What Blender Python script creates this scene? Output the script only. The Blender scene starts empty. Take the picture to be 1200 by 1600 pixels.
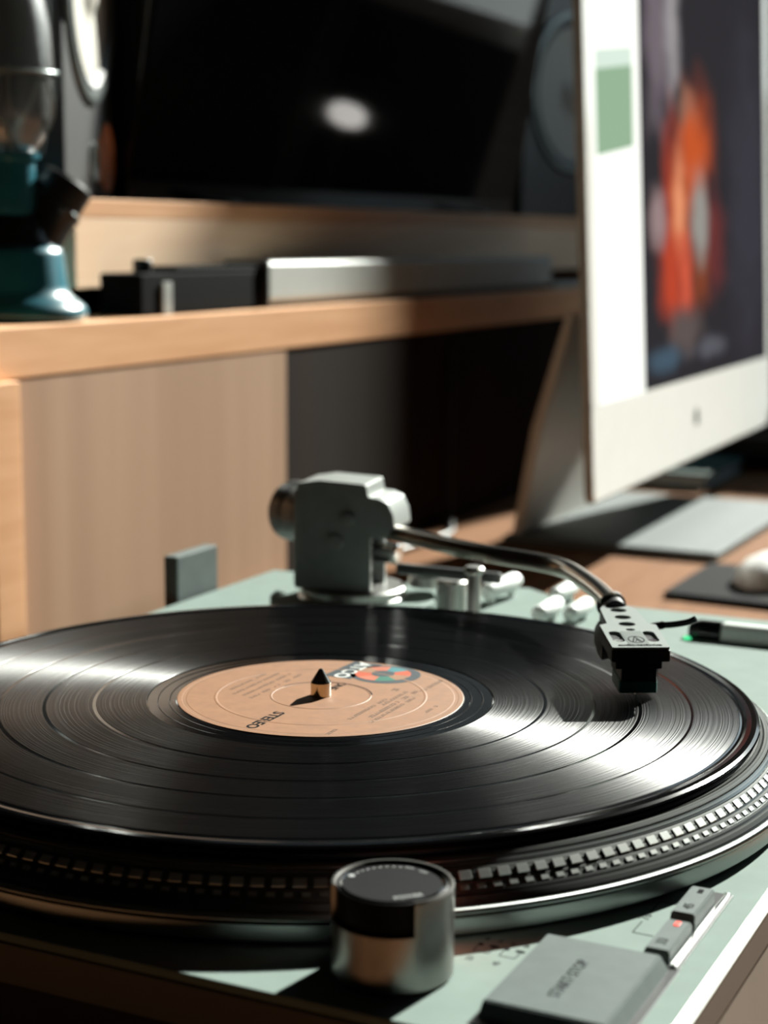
import bpy, bmesh, math, random
from mathutils import Vector, Matrix
random.seed(7)
S = 0.001                                    # everything below is written in millimetres
PI = math.pi
scn = bpy.context.scene
col = scn.collection

# ------------------------------------------------------------------ camera
cam = bpy.data.objects.new('camera', bpy.data.cameras.new('camera'))
col.objects.link(cam)
CP = Vector((-509.586, -270.952, 158.308))
CR = Vector((0.436971, -0.899451, 0.006621)); CU = Vector((0.140586, 0.075566, 0.987181)); CF = Vector((0.888421, 0.430439, -0.159470))
mw = Matrix((CR, CU, -CF)).transposed().to_4x4(); mw.translation = CP * S
cam.matrix_world = mw
cam.data.sensor_fit = 'VERTICAL'; cam.data.sensor_height = 24.0; cam.data.sensor_width = 18.0
cam.data.lens = 2656.65 / 1600 * 24
cam.data.clip_start = 0.01; cam.data.clip_end = 60
cam.data.dof.use_dof = True
cam.data.dof.focus_distance = 0.535
cam.data.dof.aperture_fstop = 7.5
scn.camera = cam

# ------------------------------------------------------------------ world, sun, exposure
w = bpy.data.worlds.new('daylight'); scn.world = w; w.use_nodes = True
wn = w.node_tree.nodes; wl = w.node_tree.links
bg = wn['Background']
tc = wn.new('ShaderNodeTexCoord'); sp = wn.new('ShaderNodeSeparateXYZ'); rp = wn.new('ShaderNodeValToRGB')
wl.new(tc.outputs['Generated'], sp.inputs[0]); wl.new(sp.outputs['Z'], rp.inputs[0])
rp.color_ramp.elements[0].position = 0.0; rp.color_ramp.elements[0].color = (0.86, 0.93, 0.92, 1)
rp.color_ramp.elements[1].position = 0.7; rp.color_ramp.elements[1].color = (0.42, 0.66, 0.92, 1)
wl.new(rp.outputs[0], bg.inputs[0]); bg.inputs[1].default_value = 1.7
sun = bpy.data.objects.new('sun', bpy.data.lights.new('sun', 'SUN')); col.objects.link(sun)
SAZ, SEL = math.radians(-10), math.radians(30)
sd = Vector((math.cos(SEL) * math.cos(SAZ), math.cos(SEL) * math.sin(SAZ), math.sin(SEL)))
sun.rotation_euler = sd.to_track_quat('Z', 'Y').to_euler()
sun.data.energy = 20.0; sun.data.angle = math.radians(1.1); sun.data.color = (1.0, 0.985, 0.915)
scn.view_settings.view_transform = 'Standard'; scn.view_settings.look = 'None'
scn.view_settings.gamma = 1.0; scn.view_settings.use_curve_mapping = False
scn.view_settings.exposure = 0.0
try:
    scn.cycles.use_denoising = True
    scn.cycles.max_bounces = 8; scn.cycles.diffuse_bounces = 4
except Exception:
    pass

# ------------------------------------------------------------------ materials
def nodes(name):
    m = bpy.data.materials.new(name); m.use_nodes = True
    nt = m.node_tree
    return m, nt.nodes, nt.links, nt.nodes['Principled BSDF']

def mat(name, c, rough=0.5, metal=0.0, var=0.12, scale=60.0, stretch=(1, 1, 1), bump=0.0, spec=0.5, coat=0.0, emit=None, es=0.0, aniso=0.0):
    m, n, l, b = nodes(name)
    b.inputs['Roughness'].default_value = rough
    b.inputs['Metallic'].default_value = metal
    b.inputs['Specular IOR Level'].default_value = spec
    b.inputs['Coat Weight'].default_value = coat
    t = n.new('ShaderNodeTexCoord'); mp = n.new('ShaderNodeMapping'); nz = n.new('ShaderNodeTexNoise')
    mp.inputs['Scale'].default_value = stretch
    nz.inputs['Scale'].default_value = scale; nz.inputs['Detail'].default_value = 4
    l.new(t.outputs['Object'], mp.inputs[0]); l.new(mp.outputs[0], nz.inputs['Vector'])
    r = n.new('ShaderNodeValToRGB')
    r.color_ramp.elements[0].position = 0.3; r.color_ramp.elements[1].position = 0.7
    r.color_ramp.elements[0].color = tuple(x * (1 - var) for x in c) + (1,)
    r.color_ramp.elements[1].color = tuple(min(1, x * (1 + var)) for x in c) + (1,)
    l.new(nz.outputs['Fac'], r.inputs[0]); l.new(r.outputs[0], b.inputs['Base Color'])
    if bump:
        bp = n.new('ShaderNodeBump'); bp.inputs['Strength'].default_value = bump; bp.inputs['Distance'].default_value = 0.0005
        l.new(nz.outputs['Fac'], bp.inputs['Height']); l.new(bp.outputs[0], b.inputs['Normal'])
    if emit:
        b.inputs['Emission Color'].default_value = tuple(emit) + (1,); b.inputs['Emission Strength'].default_value = es
    if aniso:
        b.inputs['Anisotropic'].default_value = aniso
    return m

def wood(name, c1, c2, stretch=(1.2, 14, 14), scale=9.0, rough=0.45):
    m, n, l, b = nodes(name)
    t = n.new('ShaderNodeTexCoord'); mp = n.new('ShaderNodeMapping'); nz = n.new('ShaderNodeTexNoise'); r = n.new('ShaderNodeValToRGB')
    mp.inputs['Scale'].default_value = stretch; nz.inputs['Scale'].default_value = scale; nz.inputs['Detail'].default_value = 6; nz.inputs['Distortion'].default_value = 0.6
    l.new(t.outputs['Object'], mp.inputs[0]); l.new(mp.outputs[0], nz.inputs['Vector']); l.new(nz.outputs['Fac'], r.inputs[0])
    r.color_ramp.elements[0].position = 0.32; r.color_ramp.elements[1].position = 0.68
    r.color_ramp.elements[0].color = tuple(c1) + (1,); r.color_ramp.elements[1].color = tuple(c2) + (1,)
    l.new(r.outputs[0], b.inputs['Base Color']); b.inputs['Roughness'].default_value = rough
    bp = n.new('ShaderNodeBump'); bp.inputs['Strength'].default_value = 0.15; bp.inputs['Distance'].default_value = 0.0005
    l.new(nz.outputs['Fac'], bp.inputs['Height']); l.new(bp.outputs[0], b.inputs['Normal'])
    return m

def radial(name, c, rough, metal, aniso, groove=0.0, freq=900.0, spec=0.5, rot=0.0):
    """turned or pressed surface: tangent runs round the local Z axis, fine concentric lines vary roughness and normal"""
    m, n, l, b = nodes(name)
    b.inputs['Base Color'].default_value = tuple(c) + (1,)
    b.inputs['Metallic'].default_value = metal; b.inputs['Anisotropic'].default_value = aniso
    b.inputs['Specular IOR Level'].default_value = spec; b.inputs['Anisotropic Rotation'].default_value = rot
    tg = n.new('ShaderNodeTangent'); tg.direction_type = 'RADIAL'; tg.axis = 'Z'
    l.new(tg.outputs[0], b.inputs['Tangent'])
    t = n.new('ShaderNodeTexCoord'); s = n.new('ShaderNodeSeparateXYZ'); cb = n.new('ShaderNodeCombineXYZ'); ln = n.new('ShaderNodeVectorMath'); ln.operation = 'LENGTH'
    l.new(t.outputs['Object'], s.inputs[0]); l.new(s.outputs['X'], cb.inputs['X']); l.new(s.outputs['Y'], cb.inputs['Y']); l.new(cb.outputs[0], ln.inputs[0])
    nz = n.new('ShaderNodeTexNoise'); nz.noise_dimensions = '1D'; nz.inputs['Scale'].default_value = freq; nz.inputs['Detail'].default_value = 3
    l.new(ln.outputs['Value'], nz.inputs['W'])
    mr = n.new('ShaderNodeMapRange'); mr.inputs['From Min'].default_value = 0.3; mr.inputs['From Max'].default_value = 0.7
    mr.inputs['To Min'].default_value = rough * (1 - 0.45); mr.inputs['To Max'].default_value = rough * (1 + 0.45)
    l.new(nz.outputs['Fac'], mr.inputs['Value']); l.new(mr.outputs[0], b.inputs['Roughness'])
    if groove:
        bp = n.new('ShaderNodeBump'); bp.inputs['Strength'].default_value = groove; bp.inputs['Distance'].default_value = 0.0002
        l.new(nz.outputs['Fac'], bp.inputs['Height']); l.new(bp.outputs[0], b.inputs['Normal'])
    return m

M = {}
M['deck'] = mat('silver_deck_paint', (0.165, 0.208, 0.190), 0.68, 0.0, 0.05, 90, spec=0.04)
M['silverbar'] = mat('pale_silver_bar', (0.80, 0.84, 0.82), 0.4, 0.0, 0.03)
M['deck_edge'] = mat('bright_deck_edge', (0.72, 0.73, 0.68), 0.35, 0.3, 0.03)
M['plinth'] = mat('plinth_lit', (0.20, 0.18, 0.155), 0.5, 0.0, 0.15, 12)  # same plinth on its lit front, painted paler
M['base'] = mat('plinth_shaded', (0.012, 0.012, 0.012), 0.6, spec=0.2)  # plinth body, the shade on its sides painted in as black
M['band'] = mat('grey_brown_band', (0.075, 0.068, 0.056), 0.5, 0.0, 0.1, 12)
M['hinge'] = mat('hinge_grey', (0.085, 0.105, 0.102), 0.5)
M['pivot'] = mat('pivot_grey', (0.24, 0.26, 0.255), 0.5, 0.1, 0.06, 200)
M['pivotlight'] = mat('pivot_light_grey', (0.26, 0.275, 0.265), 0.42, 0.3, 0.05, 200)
M['capblack'] = mat('satin_black_cap', (0.006, 0.006, 0.0065), 0.5, spec=0.08)
M['matte'] = mat('matt_black', (0.004, 0.004, 0.0045), 0.8, spec=0.04)
M['black'] = mat('black_plastic', (0.010, 0.010, 0.011), 0.42, spec=0.3)
M['blackgloss'] = mat('gloss_black', (0.006, 0.007, 0.008), 0.08)
M['rubber'] = mat('black_rubber', (0.012, 0.012, 0.013), 0.65, bump=0.2, scale=400)
M['platter'] = radial('turned_aluminium', (0.33, 0.35, 0.34), 0.32, 1.0, 0.6, 0.05, 1200)
M['platter_dark'] = radial('grey_anodised_rim', (0.12, 0.125, 0.12), 0.42, 1.0, 0.5, 0.05, 1200)
M['mirror'] = mat('polished_dot', (0.66, 0.69, 0.66), 0.28, 0.95, 0.03)
M['chrome'] = mat('chrome', (0.75, 0.76, 0.74), 0.12, 1.0, 0.03)
M['brass'] = mat('nickel_spindle', (0.62, 0.58, 0.52), 0.16, 1.0, 0.05)
M['satin'] = mat('satin_aluminium', (0.46, 0.46, 0.44), 0.36, 1.0, 0.05, 300)
M['satin_dark'] = mat('dark_satin_metal', (0.16, 0.165, 0.165), 0.38, 1.0, 0.08, 200)
M['knobside'] = mat('turned_knob_side', (0.27, 0.26, 0.245), 0.34, 1.0, 0.05, 300)
M['arm'] = mat('arm_tube', (0.34, 0.30, 0.26), 0.22, 1.0, 0.03)
M['button'] = mat('grey_button', (0.085, 0.102, 0.100), 0.55, 0.0, 0.06, 200, spec=0.1)
M['ink'] = mat('black_ink', (0.006, 0.007, 0.008), 0.8, spec=0.03)
M['inkgrey'] = mat('grey_ink', (0.045, 0.05, 0.05), 0.8, spec=0.03)
M['whiteink'] = mat('white_ink', (0.40, 0.41, 0.39), 0.6)
M['dimink'] = mat('pale_grey_ink', (0.30, 0.31, 0.31), 0.6)
M['vinyl'] = mat('vinyl_smooth', (0.0015, 0.0015, 0.0017), 0.10, 0, 0.1, spec=0.5)
M['groove'] = radial('vinyl_grooves', (0.0014, 0.0014, 0.0015), 0.38, 0.0, 0.96, 0.0, 2600, 0.36, 0.25)
M['label'] = mat('tan_label_paper', (0.185, 0.076, 0.025), 0.6, 0, 0.10, 260, bump=0.1)
M['labeldark'] = mat('label_rim_brown', (0.19, 0.09, 0.04), 0.55)
M['labelink'] = mat('label_brown_ink', (0.06, 0.027, 0.012), 0.8)
M['navy'] = mat('label_navy', (0.015, 0.025, 0.032), 0.5)
M['orange'] = mat('label_orange', (0.34, 0.05, 0.012), 0.5)
M['salmon'] = mat('label_salmon', (0.33, 0.09, 0.045), 0.5)
M['teal'] = mat('label_teal', (0.018, 0.13, 0.145), 0.5)
M['green'] = mat('label_green', (0.01, 0.11, 0.075), 0.5)
M['red_led'] = mat('red_indicator', (0.5, 0.02, 0.01), 0.4, emit=(1.0, 0.06, 0.02), es=0.7)
M['green_led'] = mat('green_indicator', (0.03, 0.4, 0.15), 0.4, emit=(0.1, 1.0, 0.4), es=1.0)
M['tealplastic'] = mat('teal_stylus_holder', (0.01, 0.16, 0.13), 0.35)
M['oak'] = wood('pale_oak', (0.70, 0.37, 0.19), (0.80, 0.455, 0.25))
M['fascia'] = wood('light_fascia_oak', (0.90, 0.62, 0.42), (0.95, 0.69, 0.48))
M['oakdesk'] = wood('desk_oak', (0.15, 0.068, 0.032), (0.20, 0.098, 0.048), rough=0.8)
M['oakdesk'].node_tree.nodes['Principled BSDF'].inputs['Specular IOR Level'].default_value = 0.05
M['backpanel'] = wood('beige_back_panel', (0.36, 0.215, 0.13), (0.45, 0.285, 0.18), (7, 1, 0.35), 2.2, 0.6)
M['panel_shade'] = wood('panel_shade_brown', (0.010, 0.0055, 0.003), (0.020, 0.011, 0.006), (7, 1, 0.35), 2.2, 0.95)  # shade on the right stretch of the back panel, put into the colour
M['panel_shade'].node_tree.nodes['Principled BSDF'].inputs['Specular IOR Level'].default_value = 0.08
M['wall'] = mat('wall_paint', (0.045, 0.04, 0.035), 0.8, 0, 0.05, 4)
M['ceil'] = mat('ceiling_paint', (0.10, 0.095, 0.09), 0.85, 0, 0.04, 4)
M['floor'] = wood('floor_boards', (0.10, 0.055, 0.03), (0.15, 0.09, 0.05), (1, 10, 10), 3, 0.5)
M['frame'] = mat('white_window_frame', (0.7, 0.7, 0.68), 0.5)
M['chin_and_glare'] = mat('white_chin_and_glare', (0.93, 0.94, 0.91), 0.2, 0, 0.02, spec=0.5)
M['shellband'] = mat('headshell_grey_print', (0.105, 0.120, 0.115), 0.6, spec=0.1)
M['foot'] = mat('foot_aluminium', (0.12, 0.135, 0.135), 0.6, 0.0, 0.03, 300, spec=0.1)
M['alu'] = mat('bead_blasted_aluminium', (0.175, 0.195, 0.186), 0.55, 0.05, 0.03, 300, spec=0.1)
M['stand'] = mat('aluminium_stand', (0.62, 0.60, 0.56), 0.55, 0.1, 0.03, 300)
M['lantern'] = mat('teal_enamel', (0.012, 0.11, 0.15), 0.3, 0.0, 0.15, 40, coat=0.5)
M['lanternblack'] = mat('lantern_black_cap', (0.008, 0.009, 0.01), 0.3)
M['wire'] = mat('guard_wire', (0.18, 0.21, 0.21), 0.35, 0.8)
M['spk'] = mat('speaker_cabinet', (0.016, 0.017, 0.018), 0.45, 0, 0.08, 80)
M['cone'] = mat('pale_speaker_cone', (0.40, 0.385, 0.345), 0.55, 0, 0.04)
M['conering'] = mat('speaker_surround', (0.03, 0.032, 0.034), 0.5)
M['copper'] = mat('copper_port', (0.62, 0.26, 0.13), 0.5, 0.1)
M['greyring'] = mat('grey_trim', (0.13, 0.15, 0.15), 0.35, 0.6)
M['tv'] = mat('dark_screen_glass', (0.005, 0.006, 0.007), 0.05, 0, 0.05, spec=0.4)
M['soundbar'] = mat('silver_soundbar', (0.50, 0.525, 0.50), 0.5, 0.0, 0.04)
M['grey'] = mat('pale_grey_plastic', (0.34, 0.36, 0.35), 0.45)
M['white'] = mat('white_plastic', (0.75, 0.76, 0.74), 0.3)
M['darkgreen'] = mat('dark_green_cloth', (0.01, 0.055, 0.042), 0.7, bump=0.3, scale=500)
M['leaf'] = mat('hedge_leaf', (0.07, 0.20, 0.05), 0.6, 0, 0.4, 30)
M['lamp'] = mat('lamp_disc', (0.9, 0.9, 0.9), 0.4, emit=(1.0, 0.96, 0.9), es=5.0)
def glass_mat():
    m, n, l, b = nodes('thin_clear_glass')
    b.inputs['Base Color'].default_value = (0.95, 0.97, 0.96, 1); b.inputs['Transmission Weight'].default_value = 1.0
    b.inputs['Roughness'].default_value = 0.02; b.inputs['IOR'].default_value = 1.45
    b.inputs['Coat Weight'].default_value = 1.0; b.inputs['Coat Roughness'].default_value = 0.4
    return m
M['glass'] = glass_mat()
def pane_mat():
    m, n, l, b = nodes('window_pane_glass')
    tr = n.new('ShaderNodeBsdfTransparent'); gl = n.new('ShaderNodeBsdfGlossy'); gl.inputs['Roughness'].default_value = 0.02
    mx = n.new('ShaderNodeMixShader'); mx.inputs[0].default_value = 0.06
    tr.inputs[0].default_value = (0.97, 0.985, 0.975, 1)
    l.new(tr.outputs[0], mx.inputs[1]); l.new(gl.outputs[0], mx.inputs[2]); l.new(mx.outputs[0], n['Material Output'].inputs[0])
    return m
M['pane'] = pane_mat()

def screen_mat():
    """lit display: pale page column on the left, dark picture with an orange figure"""
    m, n, l, b = nodes('display_picture')
    t = n.new('ShaderNodeTexCoord'); s = n.new('ShaderNodeSeparateXYZ'); l.new(t.outputs['Object'], s.inputs[0])
    def math_(op, a, bb=None):
        q = n.new('ShaderNodeMath'); q.operation = op
        for i, v in enumerate((a, bb)):
            if v is None: continue
            if isinstance(v, (int, float)): q.inputs[i].default_value = v
            else: l.new(v, q.inputs[i])
        return q.outputs[0]
    X = math_('MULTIPLY', s.outputs['X'], 1000.0); Z = math_('MULTIPLY', s.outputs['Z'], 1000.0)
    nz = n.new('ShaderNodeTexNoise'); nz.inputs['Scale'].default_value = 22; l.new(t.outputs['Object'], nz.inputs['Vector'])
    nn = math_('SUBTRACT', nz.outputs['Fac'], 0.5)
    cur = n.new('ShaderNodeRGB'); cur.outputs[0].default_value = (0.016, 0.014, 0.018, 1); cur = cur.outputs[0]
    def blob(cx, cz, rx, rz, c, soft=0.75, wob=1.1):
        nonlocal cur
        cx = 147 + (cx - 137) * 1.18; rx *= 1.18
        a = math_('DIVIDE', math_('SUBTRACT', X, cx), rx); d = math_('DIVIDE', math_('SUBTRACT', Z, cz), rz)
        r = math_('SQRT', math_('ADD', math_('MULTIPLY', a, a), math_('MULTIPLY', d, d)))
        r = math_('ADD', r, math_('MULTIPLY', nn, wob))
        mr = n.new('ShaderNodeMapRange'); mr.interpolation_type = 'SMOOTHSTEP'
        mr.inputs['From Min'].default_value = 1 - soft; mr.inputs['From Max'].default_value = 1 + soft * .3
        mr.inputs['To Min'].default_value = 1; mr.inputs['To Max'].default_value = 0
        l.new(r, mr.inputs['Value'])
        mx = n.new('ShaderNodeMix'); mx.data_type = 'RGBA'; l.new(mr.outputs[0], mx.inputs[0]); l.new(cur, mx.inputs[6]); mx.inputs[7].default_value = tuple(c) + (1,)
        cur = mx.outputs[2]
    def rect(x0, x1, z0, z1, c, slope=0.0):
        nonlocal cur
        zz = math_('SUBTRACT', Z, math_('MULTIPLY', X, slope))
        f = math_('MULTIPLY', math_('MULTIPLY', math_('GREATER_THAN', X, x0), math_('LESS_THAN', X, x1)), math_('MULTIPLY', math_('GREATER_THAN', zz, z0), math_('LESS_THAN', zz, z1)))
        mx = n.new('ShaderNodeMix'); mx.data_type = 'RGBA'; l.new(f, mx.inputs[0]); l.new(cur, mx.inputs[6]); mx.inputs[7].default_value = tuple(c) + (1,)
        cur = mx.outputs[2]
    SCREEN(blob, rect)
    em = n.new('ShaderNodeEmission'); df = n.new('ShaderNodeBsdfDiffuse'); ad_ = n.new('ShaderNodeAddShader')
    df.inputs[0].default_value = (0.012, 0.012, 0.013, 1); l.new(cur, em.inputs[0]); em.inputs[1].default_value = 1.0
    l.new(em.outputs[0], ad_.inputs[0]); l.new(df.outputs[0], ad_.inputs[1]); l.new(ad_.outputs[0], n['Material Output'].inputs[0])
    return m
def SCREEN(blob, rect):
    blob(470, 240, 90, 190, (0.030, 0.028, 0.040))
    blob(185, 370, 45, 90, (0.16, 0.13, 0.15)); blob(225, 385, 26, 70, (0.34, 0.32, 0.33))
    blob(300, 290, 62, 60, (0.20, 0.035, 0.012)); blob(268, 305, 34, 30, (0.22, 0.14, 0.10))
    blob(285, 265, 52, 62, (0.56, 0.085, 0.012)); blob(225, 230, 40, 80, (0.40, 0.04, 0.012))
    blob(235, 225, 24, 62, (0.80, 0.30, 0.14)); blob(330, 200, 60, 60, (0.13, 0.02, 0.02))
    blob(215, 165, 46, 48, (0.50, 0.05, 0.015)); blob(255, 160, 30, 46, (0.62, 0.09, 0.04)); blob(300, 165, 34, 36, (0.20, 0.04, 0.01))
    blob(300, 220, 32, 50, (0.30, 0.29, 0.26)); blob(180, 215, 26, 32, (0.32, 0.22, 0.22))
    blob(250, 118, 60, 26, (0.10, 0.075, 0.07)); blob(190, 96, 55, 14, (0.05, 0.09, 0.13)); blob(330, 98, 60, 12, (0.09, 0.09, 0.11))
    rect(-50, 147, 0, 600, (1.25, 1.27, 1.18))
    rect(30, 128, 255, 318, (0.30, 0.46, 0.30), 0.12)  # greenish window reflection, painted into the page
    rect(30, 128, 318, 332, (0.72, 0.86, 0.74), 0.12)  # pale upper edge of that painted reflection
M['screen'] = screen_mat()

# ------------------------------------------------------------------ geometry helpers
class G:
    """a bmesh in millimetres"""
    def __init__(s): s.b = bmesh.new()
    def box(s, x0, x1, y0, y1, z0, z1, bev=0.0, seg=2):
        t = bmesh.new(); bmesh.ops.create_cube(t, size=1.0)
        for v in t.verts:
            v.co = Vector(((x0 + x1) / 2 + v.co.x * (x1 - x0), (y0 + y1) / 2 + v.co.y * (y1 - y0), (z0 + z1) / 2 + v.co.z * (z1 - z0)))
        if bev: bmesh.ops.bevel(t, geom=t.edges[:], offset=bev, segments=seg, affect='EDGES', profile=0.5)
        return s.add(t)
    def add(s, t, mtx=None):
        if mtx is not None: t.transform(mtx)
        me = bpy.data.meshes.new('tmp'); t.to_mesh(me); s.b.from_mesh(me); bpy.data.meshes.remove(me); t.free(); return s
    def lathe(s, prof, n=64, c=(0, 0, 0), axis=None, a0=0.0, a1=2 * PI):
        """profile of (r, z) turned round Z, then laid along axis"""
        t = bmesh.new(); full = abs(a1 - a0 - 2 * PI) < 1e-6
        k = n if full else n + 1
        rings = []
        for r, z in prof:
            if r < 1e-6: rings.append([t.verts.new((0, 0, z))])
            else: rings.append([t.verts.new((r * math.cos(a0 + (a1 - a0) * i / n), r * math.sin(a0 + (a1 - a0) * i / n), z)) for i in range(k)])
        for A, B in zip(rings, rings[1:]):
            for i in range(n):
                j = (i + 1) % k
                q = [A[i % len(A)], A[j % len(A)], B[j % len(B)], B[i % len(B)]]
                u = []
                for v in q:
                    if v not in u: u.append(v)
                if len(u) > 2:
                    try: t.faces.new(u)
                    except ValueError: pass
        m = Matrix.Translation(c)
        if axis is not None: m = m @ Vector(axis).normalized().to_track_quat('Z', 'Y').to_matrix().to_4x4()
        bmesh.ops.recalc_face_normals(t, faces=t.faces[:])
        return s.add(t, m)
    def cyl(s, p, q, r, n=24, bev=0.0):
        p, q = Vector(p), Vector(q); h = (q - p).length; e = bev
        pr = [(0, 0), (r - e, 0), (r, e), (r, h - e), (r - e, h), (0, h)] if e else [(0, 0), (r, 0), (r, h), (0, h)]
        return s.lathe(pr, n, p, q - p)
    def tube(s, pts, r, n=12, cap=True):
        pts = [Vector(p) for p in pts]; t = bmesh.new(); rings = []
        for i, p in enumerate(pts):
            d = (pts[min(i + 1, len(pts) - 1)] - pts[max(i - 1, 0)]).normalized()
            q = d.to_track_quat('Z', 'Y'); rr = r[i] if isinstance(r, (list, tuple)) else r
            if i and True:
                # keep rings aligned
                x = rings_x - d * rings_x.dot(d); x.normalize()
            else: x = q @ Vector((1, 0, 0))
            rings_x = x; y = d.cross(x)
            rings.append([t.verts.new(p + (x * math.cos(2 * PI * k / n) + y * math.sin(2 * PI * k / n)) * rr) for k in range(n)])
        for A, B in zip(rings, rings[1:]):
            for k in range(n): t.faces.new((A[k], A[(k + 1) % n], B[(k + 1) % n], B[k]))
        if cap: t.faces.new(rings[0][::-1]); t.faces.new(rings[-1])
        bmesh.ops.recalc_face_normals(t, faces=t.faces[:])
        return s.add(t)
    def prism(s, outline, h0, h1, o=(0, 0, 0), ux=(1, 0, 0), uy=(0, 1, 0), bev=0.0, holes=()):
        """2D outline in the plane (ux, uy), pushed along ux x uy from h0 to h1"""
        ux, uy = Vector(ux), Vector(uy); uz = ux.cross(uy)
        m = Matrix((ux, uy, uz)).transposed().to_4x4(); m.translation = Vector(o)
        if not holes:
            t = bmesh.new(); f = t.faces.new([t.verts.new((x, y, h0)) for x, y in outline])
            r = bmesh.ops.extrude_face_region(t, geom=[f])
            for v in r['geom']:
                if isinstance(v, bmesh.types.BMVert): v.co.z = h1
            bmesh.ops.recalc_face_normals(t, faces=t.faces[:])
            if bev: bmesh.ops.bevel(t, geom=[e for e in t.edges if e.calc_face_angle(0) > 0.5], offset=bev, segments=2, affect='EDGES', profile=0.5)
            return s.add(t, m)
        cu = bpy.data.curves.new('tmp', 'CURVE'); cu.dimensions = '2D'; cu.fill_mode = 'BOTH'
        for ol in [outline] + list(holes):
            sp_ = cu.splines.new('POLY'); sp_.points.add(len(ol) - 1); sp_.use_cyclic_u = True
            for pt, (x, y) in zip(sp_.points, ol): pt.co = (x, y, 0, 1)
        cu.extrude = (h1 - h0) / 2
        ob = bpy.data.objects.new('tmp', cu); me = bpy.data.meshes.new_from_object(ob)
        t = bmesh.new(); t.from_mesh(me); bpy.data.objects.remove(ob); bpy.data.curves.remove(cu); bpy.data.meshes.remove(me)
        for v in t.verts: v.co.z += (h0 + h1) / 2
        return s.add(t, m)
    def text(s, string, size, o, ux, uy, depth=0.06, sx=1.0, align='CENTER', bold=0.0):
        cu = bpy.data.curves.new('tmp', 'FONT'); cu.body = string; cu.size = size; cu.extrude = depth / 2; cu.align_x = align; cu.align_y = 'CENTER'; cu.resolution_u = 3; cu.offset = bold
        ob = bpy.data.objects.new('tmp', cu); me = bpy.data.meshes.new_from_object(ob)
        t = bmesh.new(); t.from_mesh(me); bpy.data.objects.remove(ob); bpy.data.curves.remove(cu); bpy.data.meshes.remove(me)
        ux, uy = Vector(ux).normalized(), Vector(uy).normalized()
        m = Matrix((ux * sx, uy, ux.cross(uy))).transposed().to_4x4(); m.translation = Vector(o)
        return s.add(t, m)

OFF = {}
def thing(name, label, cat, loc=(0, 0, 0), rotz=0.0, group=None, local=False):
    o = bpy.data.objects.new(name, None); col.objects.link(o); o.empty_display_size = 0.02
    o.location = Vector(loc) * S; o.rotation_euler = (0, 0, rotz)
    OFF[o] = Vector((0, 0, 0)) if local else Vector(loc)
    tag(o, label, cat, group); return o
def tag(o, label, cat, group=None):
    o['label'] = label; o['category'] = cat
    if group: o['group'] = group
    return o
def obj(name, g, m, parent=None, smooth=0.6, kind=None, label=None, origin=None):
    me = bpy.data.meshes.new(name)
    off = OFF.get(parent, Vector((0, 0, 0))) if parent is not None else Vector(origin or (0, 0, 0))
    for v in g.b.verts: v.co = (v.co - off) * S
    g.b.to_mesh(me); g.b.free()
    o = bpy.data.objects.new(name, me); col.objects.link(o)
    me.materials.append(M[m] if isinstance(m, str) else m)
    if smooth:
        for p in me.polygons: p.use_smooth = True
        try: me.set_sharp_from_angle(angle=smooth)
        except Exception: pass
    if smooth and smooth <= 0.6:            # keep big flat faces flat beside small rounded edges
        wm = o.modifiers.new('weighted', 'WEIGHTED_NORMAL'); wm.keep_sharp = True; wm.weight = 100
    if parent is not None: o.parent = parent; OFF[o] = off
    elif origin: o.location = Vector(origin) * S
    if kind: o['kind'] = kind
    if label: o['label'] = label
    return o
def struct(name, g, m, parent=None):
    return obj(name, g, m, parent, kind=None if parent else 'structure')
def arc(c, r, a0, a1, n):
    return [(c[0] + r * math.cos(a0 + (a1 - a0) * i / n), c[1] + r * math.sin(a0 + (a1 - a0) * i / n)) for i in range(n + 1)]
def ell(cx, cy, rx, ry, n=24): return [(cx + rx * math.cos(2 * PI * i / n), cy + ry * math.sin(2 * PI * i / n)) for i in range(n)]
def spline(pts, k=6):
    P = [Vector(p) for p in pts]; out = []
    for i in range(len(P) - 1):
        p0, p1, p2, p3 = P[max(i - 1, 0)], P[i], P[i + 1], P[min(i + 2, len(P) - 1)]
        for j in range(k):
            t = j / k
            out.append(0.5 * ((2 * p1) + (p2 - p0) * t + (2 * p0 - 5 * p1 + 4 * p2 - p3) * t * t + (3 * p1 - p0 - 3 * p2 + p3) * t ** 3))
    out.append(P[-1]); return out

# ------------------------------------------------------------------ room
DZ = -100.0                                   # desk top
FZ = -840.0; CZ = 1750.0
WX = 2000.0                                   # window wall
YB, YF, XL = 640.0, -1900.0, -1700.0
WY0, WY1, WZ0, WZ1 = -1300.0, 190.0, 340.0, 1400.0
struct('floor', G().box(XL - 60, WX + 60, YF - 60, YB + 60, FZ - 40, FZ), 'floor')
struct('ceiling', G().box(XL - 60, WX + 60, YF - 60, YB + 60, CZ, CZ + 40), 'ceil')
struct('wall_back', G().box(XL - 60, WX + 60, YB, YB + 60, FZ, CZ), 'wall')
struct('wall_front', G().box(XL - 60, WX + 60, YF - 60, YF, FZ, CZ), 'wall')
struct('wall_left', G().box(XL - 60, XL, YF, YB, FZ, CZ), 'wall')
g = G().box(WX, WX + 60, YF, WY0, FZ, CZ); g.box(WX, WX + 60, WY1, YB, FZ, CZ); g.box(WX, WX + 60, WY0, WY1, FZ, WZ0); g.box(WX, WX + 60, WY0, WY1, WZ1, CZ)
struct('wall_right', g, 'wall')
win = bpy.data.objects.new('window_1', None); col.objects.link(win); win['kind'] = 'structure'; win.location = Vector((WX, (WY0 + WY1) / 2, WZ0)) * S; OFF[win] = Vector((WX, (WY0 + WY1) / 2, WZ0))
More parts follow.
